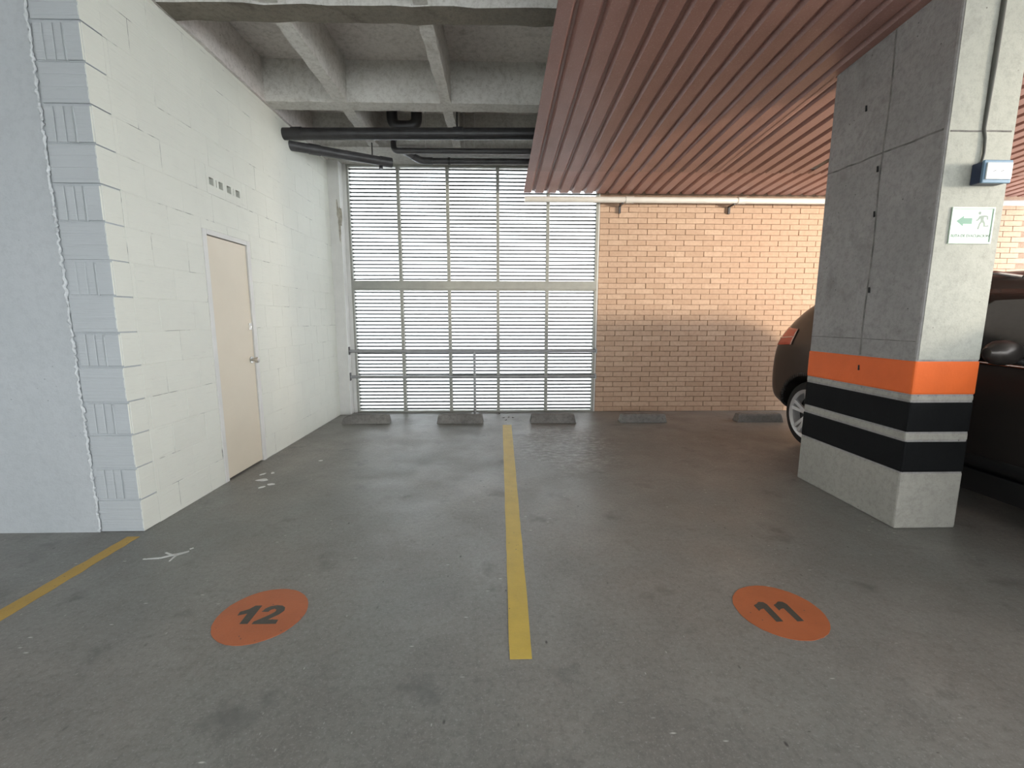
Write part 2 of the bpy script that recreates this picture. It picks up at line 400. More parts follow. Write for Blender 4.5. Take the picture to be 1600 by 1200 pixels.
# joint filler just behind the block faces (open behind the vent blocks)
jx = XL - 0.0016
for a, b, z0, z1 in ((YF + 0.135, DY0, 0, 11 * CH), (DY1, 6.10, 0, 11 * CH), (DY0, DY1, DZ, 11 * CH), (YF + 0.135, 3.61, 11 * CH, 12 * CH), (4.08, 6.10, 11 * CH, 12 * CH), (YF + 0.135, 6.10, 12 * CH, ZB)):
    jm.box(XL - 0.056, jx, a, b, z0, z1)
build('joint_filler', jm, M['blockmortar'], wl)
def vent_block(y0, y1, holes):
    z0, z1 = 11 * CH + 0.0010, 12 * CH - 0.0010
    h0, h1 = 2.347, 2.402
    m = MB(); x0, x1 = XL - 0.054, XL + 0.0002
    m.box(x0, x1, y0, y1, z0, h0).box(x0, x1, y0, y1, h1, z1)
    e = y0
    for a, b in holes: m.box(x0, x1, e, a, h0, h1); e = b
    m.box(x0, x1, e, y1, h0, h1)
    return build('vent_block', m, M['block'], wl)
vent_block(3.611, 3.8405, [(3.643, 3.697), (3.726, 3.736), (3.761, 3.815)])
vent_block(3.8415, 4.079, [(3.867, 3.925), (3.951, 3.961), (3.990, 4.047)])

# end of that wall facing the aisle: alternating ribbed and smooth block ends, then plastered wall
wf = build('wall_front', MB().box(XE, -2.515, YF, YF + 0.25, 0, ZS).box(-2.515, XL - 0.009, YF + 0.012, YF + 0.14, 0, ZS), M['plaster'])
tag(wf, 'smooth pale grey plastered wall ending in a strip of exposed painted block ends', 'wall', kind='structure')
for c in range(18):
    z0 = c * CH + 0.003; z1 = min((c + 1) * CH - 0.003, ZS)
    if z1 - z0 < 0.05: continue
    off = random.uniform(-0.006, 0.006); pr = random.uniform(-0.003, 0.004)
    x0, x1 = -2.497 + off, XL + random.uniform(-0.004, 0.002)
    m = MB()
    yb = YF + 0.136
    if c % 2 == 1:
        # hollow-cell face: grooves run upright
        m.box(x0, x1, YF + 0.010 + pr, yb, z0, z1)
        xs = x0 + 0.004
        wd = (x1 - x0)
        for q, (a, b) in enumerate(((0.02, 0.20), (0.23, 0.41), (0.44, 0.60), (0.66, 0.99))):
            m.box(x0 + wd * a, x0 + wd * b, YF + (0.004 if q < 3 else -0.001) + pr, YF + 0.011 + pr, z0 + 0.006, z1 - 0.008)
        if random.random() < 0.9:
            xa = x0 + wd * 0.625; m.box(xa, xa + 0.010, YF - 0.002 + pr, YF + 0.012, z0 + 0.002, z1 - 0.02)
    else:
        m.box(x0, x1, YF + 0.000 + pr, yb, z0, z1)
        zz = z0 + 0.03
        for q in range(3):
            m.box(x0 + 0.004, x1 - 0.003, YF - 0.0015 + pr, YF + 0.001 + pr, z0 + 0.018 + q * 0.062, z0 + 0.068 + q * 0.062)
    o = build('block', m, [M['pierblock'], M['block']], wf, bevel=0.0025, bseg=1)
    for p in o.data.polygons:
        if abs(p.normal.x) > 0.7 and p.center.x + wpos(o).x > XL - 0.01: p.material_index = 1  # side faces take the lit white, end faces keep the shade tone
m = MB(); pts = []; rr = []
z = 0.0
while z < ZS:
    pts.append((-2.513 + random.uniform(-0.006, 0.006), YF + random.uniform(0.000, 0.005), z)); rr.append(random.uniform(0.003, 0.011)); z += 0.013
build('mortar_seam', m.tube(pts, rr, 8), M['bead'], wf, smooth=True)

# corner pilaster beside the louvres
tr = build('trim_1', MB().box(XL - 0.02, -2.095, 6.10, 6.46, 0, ZB), M['white'], bevel=0.006)
tag(tr, 'white painted corner pilaster with a peeling patch beside the louvres', 'pilaster', kind='structure')
m = MB(); cx, cz = -2.115, 2.62; pts = []
for i in range(26):
    a = 2 * math.pi * i / 26; r = 1 + 0.35 * math.sin(3 * a + 1) + random.uniform(-0.2, 0.2)
    pts.append((cx + 0.028 * r * math.cos(a) - 0.006 * math.sin(a), 6.0990, cz + 0.21 * r * math.sin(a)))
build('peeling_patch', m.prism(pts, (0, 0.004, 0)), M['peel'], tr)
# jamb strip between pilaster and louvres
tr2 = build('trim_2', MB().box(-2.095, -2.050, 6.235, 6.46, 0, ZB), M['white'], bevel=0.004)
tag(tr2, 'narrow white upright strip between the corner pilaster and the louvres', 'trim', kind='structure')

# door in the left wall
d1 = empty('door_1', (XL, 3.8165, 0)); tag(d1, 'plain cream door with round steel knob in white block wall', 'door', kind='structure')
fm = MB()
fm.box(XL - 0.09, XL + 0.004, DY0 + 0.001, 3.548, 0, 1.999).box(XL - 0.09, XL + 0.004, 4.086, DY1 - 0.001, 0, 1.999).box(XL - 0.09, XL + 0.004, 3.548, 4.086, 1.962, 1.999)
build('door_frame', fm, M['white'], d1, bevel=0.003)
lf = build('door_leaf', MB().box(XL - 0.045, XL - 0.008, 3.552, 4.080, 0.014, 1.956), M['door'], d1, bevel=0.002)
build('door_backing', MB().box(XL - 0.26, XL - 0.09, DY0, DY1, 0, 1.999), M['dark'], d1)
kb = MB().tube([(XL - 0.009, 4.028, 0.957), (XL - 0.002, 4.028, 0.957)], 0.030, 20)
kb.tube([(XL - 0.004, 4.028, 0.957), (XL + 0.030, 4.028, 0.957)], 0.011, 14)
kb.tube([(XL + 0.026, 4.028, 0.957), (XL + 0.031, 4.028, 0.957), (XL + 0.042, 4.028, 0.957), (XL + 0.056, 4.028, 0.957), (XL + 0.061, 4.028, 0.957)], [0.014, 0.023, 0.027, 0.024, 0.010], 20)
tag(build('knob', kb, M['steel'], lf, smooth=True), 'round steel knob')
build('latch_plate', MB().box(XL - 0.009, XL - 0.002, 4.030, 4.072, 1.225, 1.285).box(XL - 0.004, XL + 0.006, 4.044, 4.058, 1.245, 1.265), M['steel'], lf, bevel=0.002)

# louvred screen: two banks of slats in grey frames
PX = [-2.040, -1.372, -0.715, -0.040, 0.642, 1.316]
slat_m = MB().hexa([(-0.5, -0.013, -0.011), (0.5, -0.013, -0.011), (0.5, 0.013, -0.008), (-0.5, 0.013, -0.008), (-0.5, -0.013, 0.009), (0.5, -0.013, 0.009), (0.5, 0.013, 0.012), (-0.5, 0.013, 0.012)]).mesh('slat', M['louvre'])
def bank(name, label, z0, z1, zr0, zr1):
    o = empty(name, (-0.36, YB + 0.03, z0)); tag(o, label, 'louvre window', kind='structure')
    for i, x in enumerate(PX):
        hw = 0.022 if 0 < i < 5 else 0.018
        build('mullion', MB().box(x - hw, x + hw, YB - 0.03, YB + 0.06, z0, z1), M['frame'], o, bevel=0.003, bseg=1)
    for a, b in (zr0, zr1):
        build('rail', MB().box(PX[0] - 0.018, PX[-1] + 0.018, YB - 0.034, YB + 0.05, a, b), M['frame'], o, bevel=0.004, bseg=1)
    n = int(round((z1 - z0) / 0.0515))
    for i in range(5):
        xa, xb = PX[i] + 0.018, PX[i + 1] - 0.018
        lo, hi = zr0[1], zr1[0]
        for j in range(n):
            z = lo + (hi - lo) * (j + 0.5) / n
            bent = (name == 'window_1' and i == 0 and j == 0)
            s = link('slat', slat_m, o, ((xa + xb) / 2, YB + 0.02, z + random.uniform(-0.0012, 0.0012)))
            s.scale = (xb - xa, 1, 1)
            s.rotation_euler = (random.uniform(-0.05, 0.05), random.uniform(-0.0022, 0.0022), 0)
            if random.random() < 0.03 or bent:
                s.rotation_euler = (random.uniform(-0.1, 0.1), random.choice((-1, 1)) * 0.010, 0)
bank('window_1', 'upper bank of grey metal louvres glowing with daylight', 1.79, 3.35, (1.735, 1.845), (3.325, 3.35))
bank('window_2', 'lower bank of grey metal louvres behind the safety rail', 0.0, 1.735, (0.0, 0.022), (1.715, 1.7352))

# brick back wall
BX0 = 1.352
wb = build('wall_back', MB().box(BX0, XR, YB + 0.006, 6.46, 0, ZB + 0.02), M['mortar'])
tag(wb, 'tan brick back wall beside the louvred screen', 'wall', kind='structure')
build('jamb', MB().box(1.3345, BX0, YB - 0.01, 6.46, 0, ZB), M['white'], wb)
BH, BL, G = 0.0728, 0.2645, 0.008
pool = []
for q in range(5):
    m = MB().box(-(BL - G) / 2, (BL - G) / 2, -0.014 - 0.0012 * q, 0.05, -(BH - G) / 2, (BH - G) / 2)
    pool.append(m.mesh('brick', M['brick']))
rows = int(2.98 / BH)
cells = []
for r in range(rows):
    off = (0.0 if r % 2 else BL / 2) + random.uniform(-0.012, 0.012)
    x = BX0 - off
    while x < 7.2:
        a, b = max(x, BX0 + 0.001), x + BL; x += BL
        if b - a > 0.03: cells.append((r, a, b))
vis = sorted(cells, key=lambda c: (0 if (c[2] < 3.30 and c[0] > 0) else 1, abs(c[0] - 22)))
single, rest = vis[:300], vis[300:]
for r, a, b in single:
    o = link('brick', random.choice(pool), wb, ((a + b) / 2 + random.uniform(-0.0015, 0.0015), YB + 0.008, (r + 0.5) * BH + random.uniform(-0.001, 0.001)))
    o.scale = ((b - a - G) / (BL - G), 1, 1); o.rotation_euler = (random.uniform(-0.006, 0.006), random.uniform(-0.003, 0.003), random.uniform(-0.004, 0.004))
m = MB()
for r, a, b in rest:
    p = random.uniform(-0.0025, 0.0025)
    m.box(a + G / 2, b - G / 2, YB - 0.007 + p, YB + 0.05, r * BH + G / 2, (r + 1) * BH - G / 2)
o = build('brickwork', m, M['brick'], wb); o['kind'] = 'stuff'

# unseen walls; right parapet and rear opening are sized to set the daylight
we = build('wall_right', MB().box(XR, XR + 0.2, YR, 6.46, 0, 1.1), M['plaster'])  # low wall added to block low daylight from the right
tag(we, 'unseen low parapet on the open right side, added to cut low daylight', 'wall', kind='structure')
we3 = build('wall_rear', MB().box(XE, XR, YR - 0.2, YR, 0, 0.9).box(XE, XR, YR - 0.2, YR, 2.2, ZS), M['plaster'])  # added with a narrow opening to cut the light from behind
tag(we3, 'unseen rear wall of the aisle, its strip opening sized to limit daylight', 'wall', kind='structure')
we2 = build('wall_side', MB().box(XE - 0.2, XE, YR, YF + 0.25, 0, ZS), M['plaster'])
tag(we2, 'plain side wall closing the left side of the aisle', 'wall', kind='structure')

# ------------------------------------------------------------------ concrete column with painted bands
CX0, CX1, CY0, CY1 = 2.505, 2.90, 2.60, 3.53
co = build('concrete_column', MB().box(CX0, CX1, CY0, CY1, 0, ZB + 0.0), M['colside'], bevel=0.012, bseg=2)
tag(co, 'square concrete column with orange and black bands and an exit sign', 'column', kind='structure')
e = 0.0025
build('painted_face', MB().box(CX0 + 0.012, CX1 - 0.006, CY0 - e, CY0 + 0.01, 1.083, ZB - 0.3), M['colfront'], co)
def band(name, z0, z1, mat, t=0.003):
    m = MB()
    m.box(CX0 - t, CX1 + t, CY0 - t, CY1 + t, z0, z1)
    return build(name, m, mat, co, bevel=0.012)
tag(band('orange_band', 0.866, 1.075, M['orange'], 0.0035), 'bright orange painted band')
tag(band('black_band', 0.630, 0.823, M['black'], 0.0032), 'black painted band')
tag(band('black_band', 0.372, 0.575, M['black'], 0.0032), 'black painted band')
band('bare_gap', 0.823, 0.866, M['colbase'], 0.0015); band('bare_gap', 0.575, 0.630, M['colbase'], 0.0015)
band('column_foot', 0.0, 0.372, M['colbase'], 0.002)
# form-board seams on the side face
def seam(pts, r): build('form_seam', MB().tube(pts, r, 6), M['seam'], co, smooth=True)
seam([(CX0 + 0.001, 3.02 + 0.006 * math.sin(i), 1.08 + i * 0.15) for i in range(15)], 0.006)
seam([(CX0 + 0.001, 2.62 + i * 0.1, 2.385 + 0.004 * i + random.uniform(-0.004, 0.004)) for i in range(10)], 0.006)
seam([(CX0 + 0.001, 2.62 + i * 0.1, 1.19 + random.uniform(-0.002, 0.002)) for i in range(10)], 0.003)
seam([(CX0 + 0.02 + i * 0.05, CY0 - 0.002, 2.37 + random.uniform(-0.002, 0.002)) for i in range(8)], 0.005)

for (y, z) in ((3.03, 2.02), (3.045, 2.31), (3.00, 1.52), (3.012, 0.99), (3.20, 2.75)):
    build('tie_hole', MB().tube([(CX0 - 0.0045, y, z - 0.018), (CX0 - 0.0045, y + 0.004, z + 0.018)], [0.006, 0.005], 8), M['dark'], co)

# ------------------------------------------------------------------ red corrugated roof under the slab
SL = 0.062; EY = 6.10; EZ = 2.950
PITCH = 0.163
def prof(x):
    t = (x / PITCH) % 1.0
    # wide low pan, narrow raised rib
    up = sstep(0.58, 0.70, t) - sstep(0.82, 0.94, t)
    return 0.031 * up
RX0 = 0.300
ro = empty('corrugated_roof', (3.4, 4.2, 2.94))
tag(ro, 'rusty red corrugated roof sheets hung over the parking bays', 'roof')
def sheet(x0, x1, y0, y1, dz, new=0):
    m = MB(); n = max(2, int((x1 - x0) / PITCH * 16))
    xs = [x0 + (x1 - x0) * i / n for i in range(n + 1)]
    th = 0.006
    for y in (y0, y1):
        sk = 0.011 * (EY - y)
        zb = EZ + SL * (EY - y) + dz
        m.v += [(x + sk, y, zb + prof(x - RX0)) for x in xs]
        m.v += [(x + sk, y, zb + prof(x - RX0) + th) for x in xs]
    k = n + 1
    for i in range(n):
        m.f.append((i, i + 1, 2 * k + i + 1, 2 * k + i)); m.f.append((k + i, k + i + 1, 3 * k + i + 1, 3 * k + i))
        m.f.append((i, i + 1, k + i + 1, k + i)); m.f.append((2 * k + i, 2 * k + i + 1, 3 * k + i + 1, 3 * k + i)); m.m += [0] * 4
    m.f.append((0, k, 3 * k, 2 * k)); m.f.append((n, k + n, 3 * k + n, 2 * k + n)); m.m += [0, 0]
    o = build('roof_sheet', m, M['roofnew'] if new else M['roof'], ro, smooth=True)
wsh = PITCH * 5
i = 0
x = RX0
while x < 7.4:
    sheet(x, x + wsh + PITCH * 0.4, 5.28, EY, 0.015 + (i % 2) * 0.0008, 1)
    # sheets are cut round the column
    yn = 2.25
    if x + wsh + 0.07 > CX0 - 0.04 and x < CX1 + 0.0:
        sheet(x, CX0 - 0.035, yn, 5.34, (i % 2) * 0.0008) if x < CX0 - 0.1 else None
        sheet(max(x, CX0 - 0.05), min(x + wsh + 0.065, CX1 + 0.6), CY1 + 0.005, 5.34, (i % 2) * 0.0008)
        if x + wsh > CX1 + 0.05: sheet(CX1 + 0.005, x + wsh + 0.065, yn, CY1 + 0.01, 0.0016)
    else:
        sheet(x, x + wsh + PITCH * 0.4, yn, 5.34, (i % 2) * 0.0008)
    x += wsh; i += 1
# two steel purlins carry the sheets, hung from the ribs
for py in (2.75, 5.0):
    zt = EZ + SL * (EY - py) + 0.05
    build('purlin', MB().box(RX0 + 0.15, CX0 - 0.01 if py < 3.6 else 7.4, py - 0.03, py + 0.03, zt, zt + 0.06), M['frame'], ro)
    for hx in (0.6, 2.2, 5.0):
        if py < 3.6 and hx > 2.4: continue
        build('hanger_rod', MB().tube([(hx, py, zt + 0.05), (hx, py, ZS - 0.001)], 0.006, 8), M['rail'], ro)

# white gutter pipe at the eave
gu = empty('gutter_pipe', (3.8, 6.06, 2.85)); tag(gu, 'white plastic gutter pipe running along the red roof edge', 'gutter')
GY, GZ = 6.10, 2.888
build('gutter_tube', MB().tube([(0.315, GY, GZ), (7.4, GY, GZ)], 0.038, 20), M['pvc'], gu, smooth=True)
for x in (1.70, 3.20, 4.70, 6.2):
    build('coupling', MB().tube([(x - 0.035, GY, GZ), (x + 0.05, GY, GZ)], 0.043, 20).tube([(x - 0.05, GY, GZ), (x - 0.035, GY, GZ)], 0.0445, 20).tube([(x + 0.05, GY, GZ), (x + 0.06, GY, GZ)], 0.0445, 20), M['pvc'], gu, smooth=True)
    bx = x - 0.085
    build('bracket', MB().box(bx - 0.012, bx + 0.012, GY - 0.01, YB - 0.02, GZ - 0.055, GZ - 0.036).box(bx - 0.012, bx + 0.012, YB - 0.050, YB - 0.02, GZ - 0.14, GZ - 0.036), M['pipegrey'], gu)

# ------------------------------------------------------------------ drain pipes under the slab
def elbowpath(pts, r, n=6):
    P = [Vector(p) for p in pts]; out = [P[0]]
    for a, b, c in zip(P, P[1:], P[2:]):
        d1 = (a - b).normalized(); d2 = (c - b).normalized()
        p0, p1 = b + d1 * r, b + d2 * r
        for i in range(n + 1):
            t = i / n; out.append((1 - t) ** 2 * p0 + 2 * t * (1 - t) * b + t * t * p1)
    out.append(P[-1]); return out
p1 = empty('drain_pipe', (-0.6, 4.95, 3.17)); tag(p1, 'thick black drain pipe crossing below the ceiling beams', 'pipe')
build('pipe_run', MB().tube([(XL - 0.05, 4.95, 3.215), (3.2, 4.95, 3.275)], 0.058, 24), M['pipe'], p1, smooth=True)
for x in (-2.10, -0.44):
    build('pipe_collar', MB().tube([(x - 0.05, 4.95, 3.217 + 0.011 * (x + 2.24)), (x + 0.05, 4.95, 3.219 + 0.011 * (x + 2.24))], 0.063, 24), M['pipe'], p1, smooth=True)
for x in (-0.452, 1.2):
    build('hanger_rod', MB().tube([(x, 4.95, 3.26), (x, 4.95, ZS - 0.001)], 0.008, 8), M['pipe'], p1)
p2 = empty('branch_drain_pipe', (-1.7, 5.4, 3.12)); tag(p2, 'dark grey branch pipe slanting from the wall under the black pipe', 'pipe')
A = Vector((XL - 0.04, 5.075, 3.155)); B = Vector((-1.300, 5.640, 3.168))
build('pipe_run', MB().tube([A, B], 0.050, 22), M['pipegrey'], p2, smooth=True)
dv = (B - A).normalized()
build('pipe_collar', MB().tube([A + dv * 0.22, A + dv * 0.34], 0.055, 22), M['pipegrey'], p2, smooth=True)
build('end_cap', MB().tube([B - dv * 0.14, B], 0.056, 22), M['pipegrey'], p2, smooth=True)
q = B - dv * 0.13 + Vector((0, 0, -0.05)); build('drain_plug', MB().tube([q, q + Vector((0, 0, -0.035))], 0.022, 12), M['pipe'], p2, smooth=True)
build('hanger_rod', MB().tube([A.lerp(B, 0.80) + Vector((0, 0, 0.04)), A.lerp(B, 0.80) + Vector((0, 0, 0.6))], 0.007, 8), M['pipe'], p2)
p3 = empty('waste_pipe', (-0.2, 5.5, 3.22)); tag(p3, 'thin dark waste pipe hung just in front of the last beam', 'pipe')
build('pipe_run', MB().tube(elbowpath([(-1.24, 5.5, ZS - 0.001), (-1.24, 5.5, 3.256), (3.2, 5.5, 3.275)], 0.06), 0.033, 18), M['pipegrey'], p3, smooth=True)
build('pipe_collar', MB().tube([(-1.24, 5.5, 3.36), (-1.24, 5.5, 3.46)], 0.042, 18), M['pipegrey'], p3, smooth=True)
for x in (-0.87, -0.42, -0.30):
    build('hanger_rod', MB().tube([(x, 5.5, 3.28), (x, 5.5, ZS - 0.001)], 0.006, 8), M['white'], p3)
p4 = empty('waste_pipe', (-0.2, 5.92, 3.25)); tag(p4, 'thin dark waste pipe at the top of the louvres with a bent end', 'pipe')
build('pipe_run', MB().tube(elbowpath([(-1.16, 5.62, 3.30), (-1.0, 5.92, 3.288), (3.2, 5.92, 3.30)], 0.08), 0.036, 18), M['pipegrey'], p4, smooth=True)
build('elbow', MB().tube(elbowpath([(-1.08, 5.77, 3.2955), (-1.0, 5.92, 3.288), (-0.85, 5.92, 3.289)], 0.07), 0.042, 18), M['pipegrey'], p4, smooth=True)
build('pipe_collar', MB().tube([(-0.66, 5.92, 3.289), (-0.63, 5.92, 3.289)], 0.043, 18), M['pipe'], p4, smooth=True)
# dark trap fitting up in the bay
p5 = empty('trap_fitting', (-1.15, 5.25, 3.4)); tag(p5, 'black trap fitting tucked in the ceiling bay behind the pipe', 'pipe')
build('trap_bend', MB().tube(elbowpath([(-1.20, 5.30, ZS - 0.001), (-1.20, 5.30, 3.44), (-0.93, 5.30, 3.44), (-0.93, 5.30, ZS - 0.001)], 0.10, 8), 0.06, 18), M['pipe'], p5, smooth=True)

# ------------------------------------------------------------------ safety rail
sr = empty('safety_rail', (-0.37, 6.15, 0)); tag(sr, 'grey metal safety rail with two bars across the louvres', 'railing')
for z in (0.885, 0.527):
    build('bar', MB().tube([(-2.093, 6.15, z), (1.335, 6.15, z + 0.004)], 0.021, 16), M['rail'], sr, smooth=True)
    build('wall_bracket', MB().box(-2.094, -2.086, 6.125, 6.175, z - 0.05, z + 0.06), M['pipegrey'], sr)
    build('end_bracket', MB().box(1.322, 1.334, 6.11, YB - 0.02, z - 0.03, z + 0.034), M['rail'], sr)
build('post', MB().tube([(-0.37, 6.15, 0.0), (-0.37, 6.15, 0.885)], 0.019, 16), M['rail'], sr, smooth=True)
build('base_plate', MB().box(-0.42, -0.32, 6.10, 6.20, 0, 0.008), M['rail'], sr)

# ------------------------------------------------------------------ wheel stops
def stop(x0, L, rz, label, chip=0):
    m = MB(); H, W, Wt, t = 0.108, 0.15, 0.105, 0.030
    n = 10; rs = []
    for i in range(n + 1):
        u = i / n; xx = L * u
        inset = t * (1 - sstep(0, 0.10, u)) if False else 0
        k = 1.0
        hh = H + random.uniform(-0.003, 0.003)
        if i in (0, n): hh = H - 0.004
        tx = xx + (t * 0.6 if i == 0 else (-t * 0.6 if i == n else 0))
        if chip and i <= 2: hh -= 0.03 * (3 - i) / 3
        j = lambda: random.uniform(-0.003, 0.003)
        rs.append(len(m.v))
        m.v += [(xx, 0 + j(), 0), (tx, 0.018 + j(), hh * 0.80), (tx, 0.034 + j(), hh), (tx, W - 0.03 + j(), hh), (xx, W, 0)]
    for a, b in zip(rs, rs[1:]):
        for q in range(5):
            r = (q + 1) % 5; m.f.append((a + q, a + r, b + r, b + q)); m.m.append(0)
    m.f.append(tuple(rs[0] + q for q in range(5))); m.f.append(tuple(rs[-1] + q for q in range(5))); m.m += [0, 0]
    o = link('wheel_stop', m.mesh('wheel_stop', M['stop'], (L / 2, 0.075, 0)), None, (x0 + L / 2, 5.535 + 0.075, 0))
    o.rotation_euler = (0, 0, rz)
    b = o.modifiers.new('bevel', 'BEVEL'); b.width = 0.006; b.segments = 2; b.limit_method = 'ANGLE'
    tag(o, label, 'wheel stop', 'concrete wheel stops along the back wall')
stop(-2.03, 0.60, 0.012, 'chipped concrete wheel stop in the corner beside the white pilaster', 1)
stop(-0.825, 0.595, -0.006, 'concrete wheel stop in front of the safety rail post')
stop(0.374, 0.59, -0.006, 'concrete wheel stop before the louvres, just right of the yellow line')
stop(1.545, 0.60, 0.0, 'concrete wheel stop at the brick wall, nearest the louvres')
stop(3.075, 0.60, 0.0, 'concrete wheel stop behind the rear wheel of the dark car')

# ------------------------------------------------------------------ floor paint
def strip(name, quad, z, mat, n=40, amp=0.0015):
    (ax, ay), (bx, by), (cx, cy), (dx, dy) = quad    # left-far, right-far, right-near, left-near
    m = MB(); L = []; Rr = []
    for i in range(n + 1):
        t = i / n
        L.append((ax + (dx - ax) * t + random.uniform(-amp, amp), ay + (dy - ay) * t)); Rr.append((bx + (cx - bx) * t + random.uniform(-amp, amp), by + (cy - by) * t))
    m.prism([(x, y, 0.0002) for x, y in L] + [(x, y, 0.0002) for x, y in reversed(Rr)], (0, 0, z))
    return build(name, m, mat)
tag(strip('bay_line', ((0.018, 5.456), (0.130, 5.456), (0.120, 1.560), (0.031, 1.560)), 0.0018, M['yellow']), 'straight yellow painted line between the two numbered bays', 'floor line')
tag(strip('bay_line', ((-2.288, 2.60), (-2.215, 2.60), (-2.205, 0.4), (-2.315, 0.4)), 0.0018, M['ochre'], amp=0.004), 'worn ochre painted line ending at the white block pier', 'floor line')
def disc(cx, cy, r, label):
    n = 72; pts = []
    for i in range(n):
        a = 2 * math.pi * i / n; rr = r + random.uniform(-0.0012, 0.0012); pts.append((cx + rr * math.cos(a), cy + rr * math.sin(a), 0.0002))
    o = build('bay_number_disc', MB().prism(pts, (0, 0, 0.0018)), M['circle']); return tag(o, label, 'floor marking', 'numbered orange discs on the floor')
def glyph(parent, pts):
    m = MB().prism([(x, y, 0.0019) for x, y in pts], (0, 0, 0.0010)); build('digit', m, M['digit'], parent)
d12 = disc(-1.082, 1.850, 0.191, 'orange floor disc numbered twelve (12), beside the white paint scrawl')
glyph(d12, [(-1.146, 1.788), (-1.111, 1.788), (-1.113, 1.913), (-1.143, 1.913), (-1.160, 1.887), (-1.190, 1.870), (-1.187, 1.845), (-1.150, 1.858)])
# figure two: bowl, diagonal and foot
two = [(-1.092, 1.786), (-0.988, 1.786), (-0.990, 1.812), (-1.037, 1.814), (-1.003, 1.850), (-0.993, 1.876), (-1.000, 1.897), (-1.018, 1.910), (-1.043, 1.914), (-1.070, 1.907), (-1.086, 1.892), (-1.092, 1.868), (-1.062, 1.868), (-1.058, 1.882), (-1.045, 1.889), (-1.032, 1.883), (-1.030, 1.868), (-1.042, 1.850), (-1.072, 1.820), (-1.092, 1.802)]
glyph(d12, two)
d11 = disc(1.271, 1.823, 0.191, 'orange floor disc numbered eleven (11), in front of the concrete column')
for sx in (0.0, 0.0935):
    glyph(d11, [(1.212 + sx, 1.748), (1.243 + sx, 1.750), (1.241 + sx, 1.868), (1.232 + sx, 1.884), (1.210 + sx, 1.886), (1.195 + sx, 1.872), (1.176 + sx, 1.862), (1.178 + sx, 1.822), (1.192 + sx, 1.834), (1.208 + sx, 1.838)])
# white scrawl of paint by the pier
m = MB()
def stroke(a, b, w0, w1):
    a = Vector(a + (0.0002,)); b = Vector(b + (0.0002,)); d = (b - a).normalized(); n = Vector((-d.y, d.x, 0))
    m.prism([a + n * w0, a - n * w0, b - n * w1, b + n * w1], (0, 0, 0.0018))
stroke((-1.99, 2.338), (-1.905, 2.347), 0.004, 0.008); stroke((-1.905, 2.347), (-1.850, 2.384), 0.008, 0.010); stroke((-1.853, 2.380), (-1.793, 2.418), 0.009, 0.006)
stroke((-1.828, 2.312), (-1.838, 2.378), 0.004, 0.006); stroke((-1.838, 2.372), (-1.797, 2.412), 0.005, 0.005); stroke((-1.916, 2.405), (-1.868, 2.382), 0.005, 0.006)
stroke((-1.806, 2.442), (-1.794, 2.456), 0.006, 0.004)
tag(build('paint_scrawl', m, M['whitepaint']), 'smeared white paint scrawl on the floor near the ochre line', 'floor marking')
# crumbs of plaster by the door
for i, (x, y, sz, r) in enumerate(((-1.98, 3.56, 0.045, 0.2), (-2.05, 3.70, 0.026, 1.0), (-1.98, 3.73, 0.022, 2.0), (-1.86, 3.46, 0.030, 0.1), (-1.90, 3.40, 0.024, 0.8), (-1.70, 4.06, 0.016, 0.3))):
    pts = [(sz * (1 + random.uniform(-0.35, 0.35)) * math.cos(a), 0.5 * sz * (1 + random.uniform(-0.35, 0.35)) * math.sin(a), 0) for a in [q * math.pi / 6 for q in range(12)]]
    o = link('plaster_crumb', MB().prism(pts, (0, 0, 0.004)).mesh('plaster_crumb', M['whitepaint']), None, (x, y, 0.0003)); o.rotation_euler = (0, 0, r)
    tag(o, 'flat pale plaster crumb lying on the floor near the cream door', 'debris', 'plaster crumbs near the door')
# dry leaf fragments below the louvres
for (x, y, r) in ((0.03, 5.86, 0.4), (0.10, 5.88, 1.2), (0.16, 5.86, 2.2), (0.06, 5.72, 0.9), (-0.02, 6.12, 2.0)):
    pts = [(0.022 * math.cos(a), 0.010 * math.sin(a) * (1 if a < 3.2 else 0.8), 0.003 + 0.004 * math.cos(2 * a)) for a in [i * math.pi / 5 for i in range(10)]]
    o = link('dry_leaf', MB().prism(pts, (0, 0, 0.0015)).mesh('dry_leaf', M['leaf']), None, (x, y, 0.0015)); o.rotation_euler = (0, 0, r)
    tag(o, 'dark dry leaf scrap on the floor below the louvres', 'leaf', 'leaf scraps below the louvres')

# ------------------------------------------------------------------ fittings on the column face
FY = CY0 - e
jb = empty('junction_box', (2.75, FY, 2.075)); tag(jb, 'navy blue electrical box with a white cover plate on the column', 'electrical box')
jb_b = build('box_body', MB().box(2.675, 2.832, FY - 0.060, FY, 2.078, 2.192), M['navy'], jb, bevel=0.006)
build('box_rim', MB().box(2.672, 2.835, FY - 0.072, FY - 0.058, 2.074, 2.196), M['bluerim'], jb, bevel=0.004)
pl_ = build('cover_plate', MB().box(2.683, 2.828, FY - 0.080, FY - 0.071, 2.092, 2.180), M['plate'], jb, bevel=0.003)
for x in (2.728, 2.772):
    build('switch_slot', MB().hexa([(x - 0.008, FY - 0.0812, 2.131), (x + 0.008, FY - 0.0812, 2.137), (x + 0.008, FY - 0.079, 2.137), (x - 0.008, FY - 0.079, 2.131), (x - 0.008, FY - 0.0812, 2.134), (x + 0.008, FY - 0.0812, 2.140), (x + 0.008, FY - 0.079, 2.140), (x - 0.008, FY - 0.079, 2.134)]), M['pipegrey'], pl_)
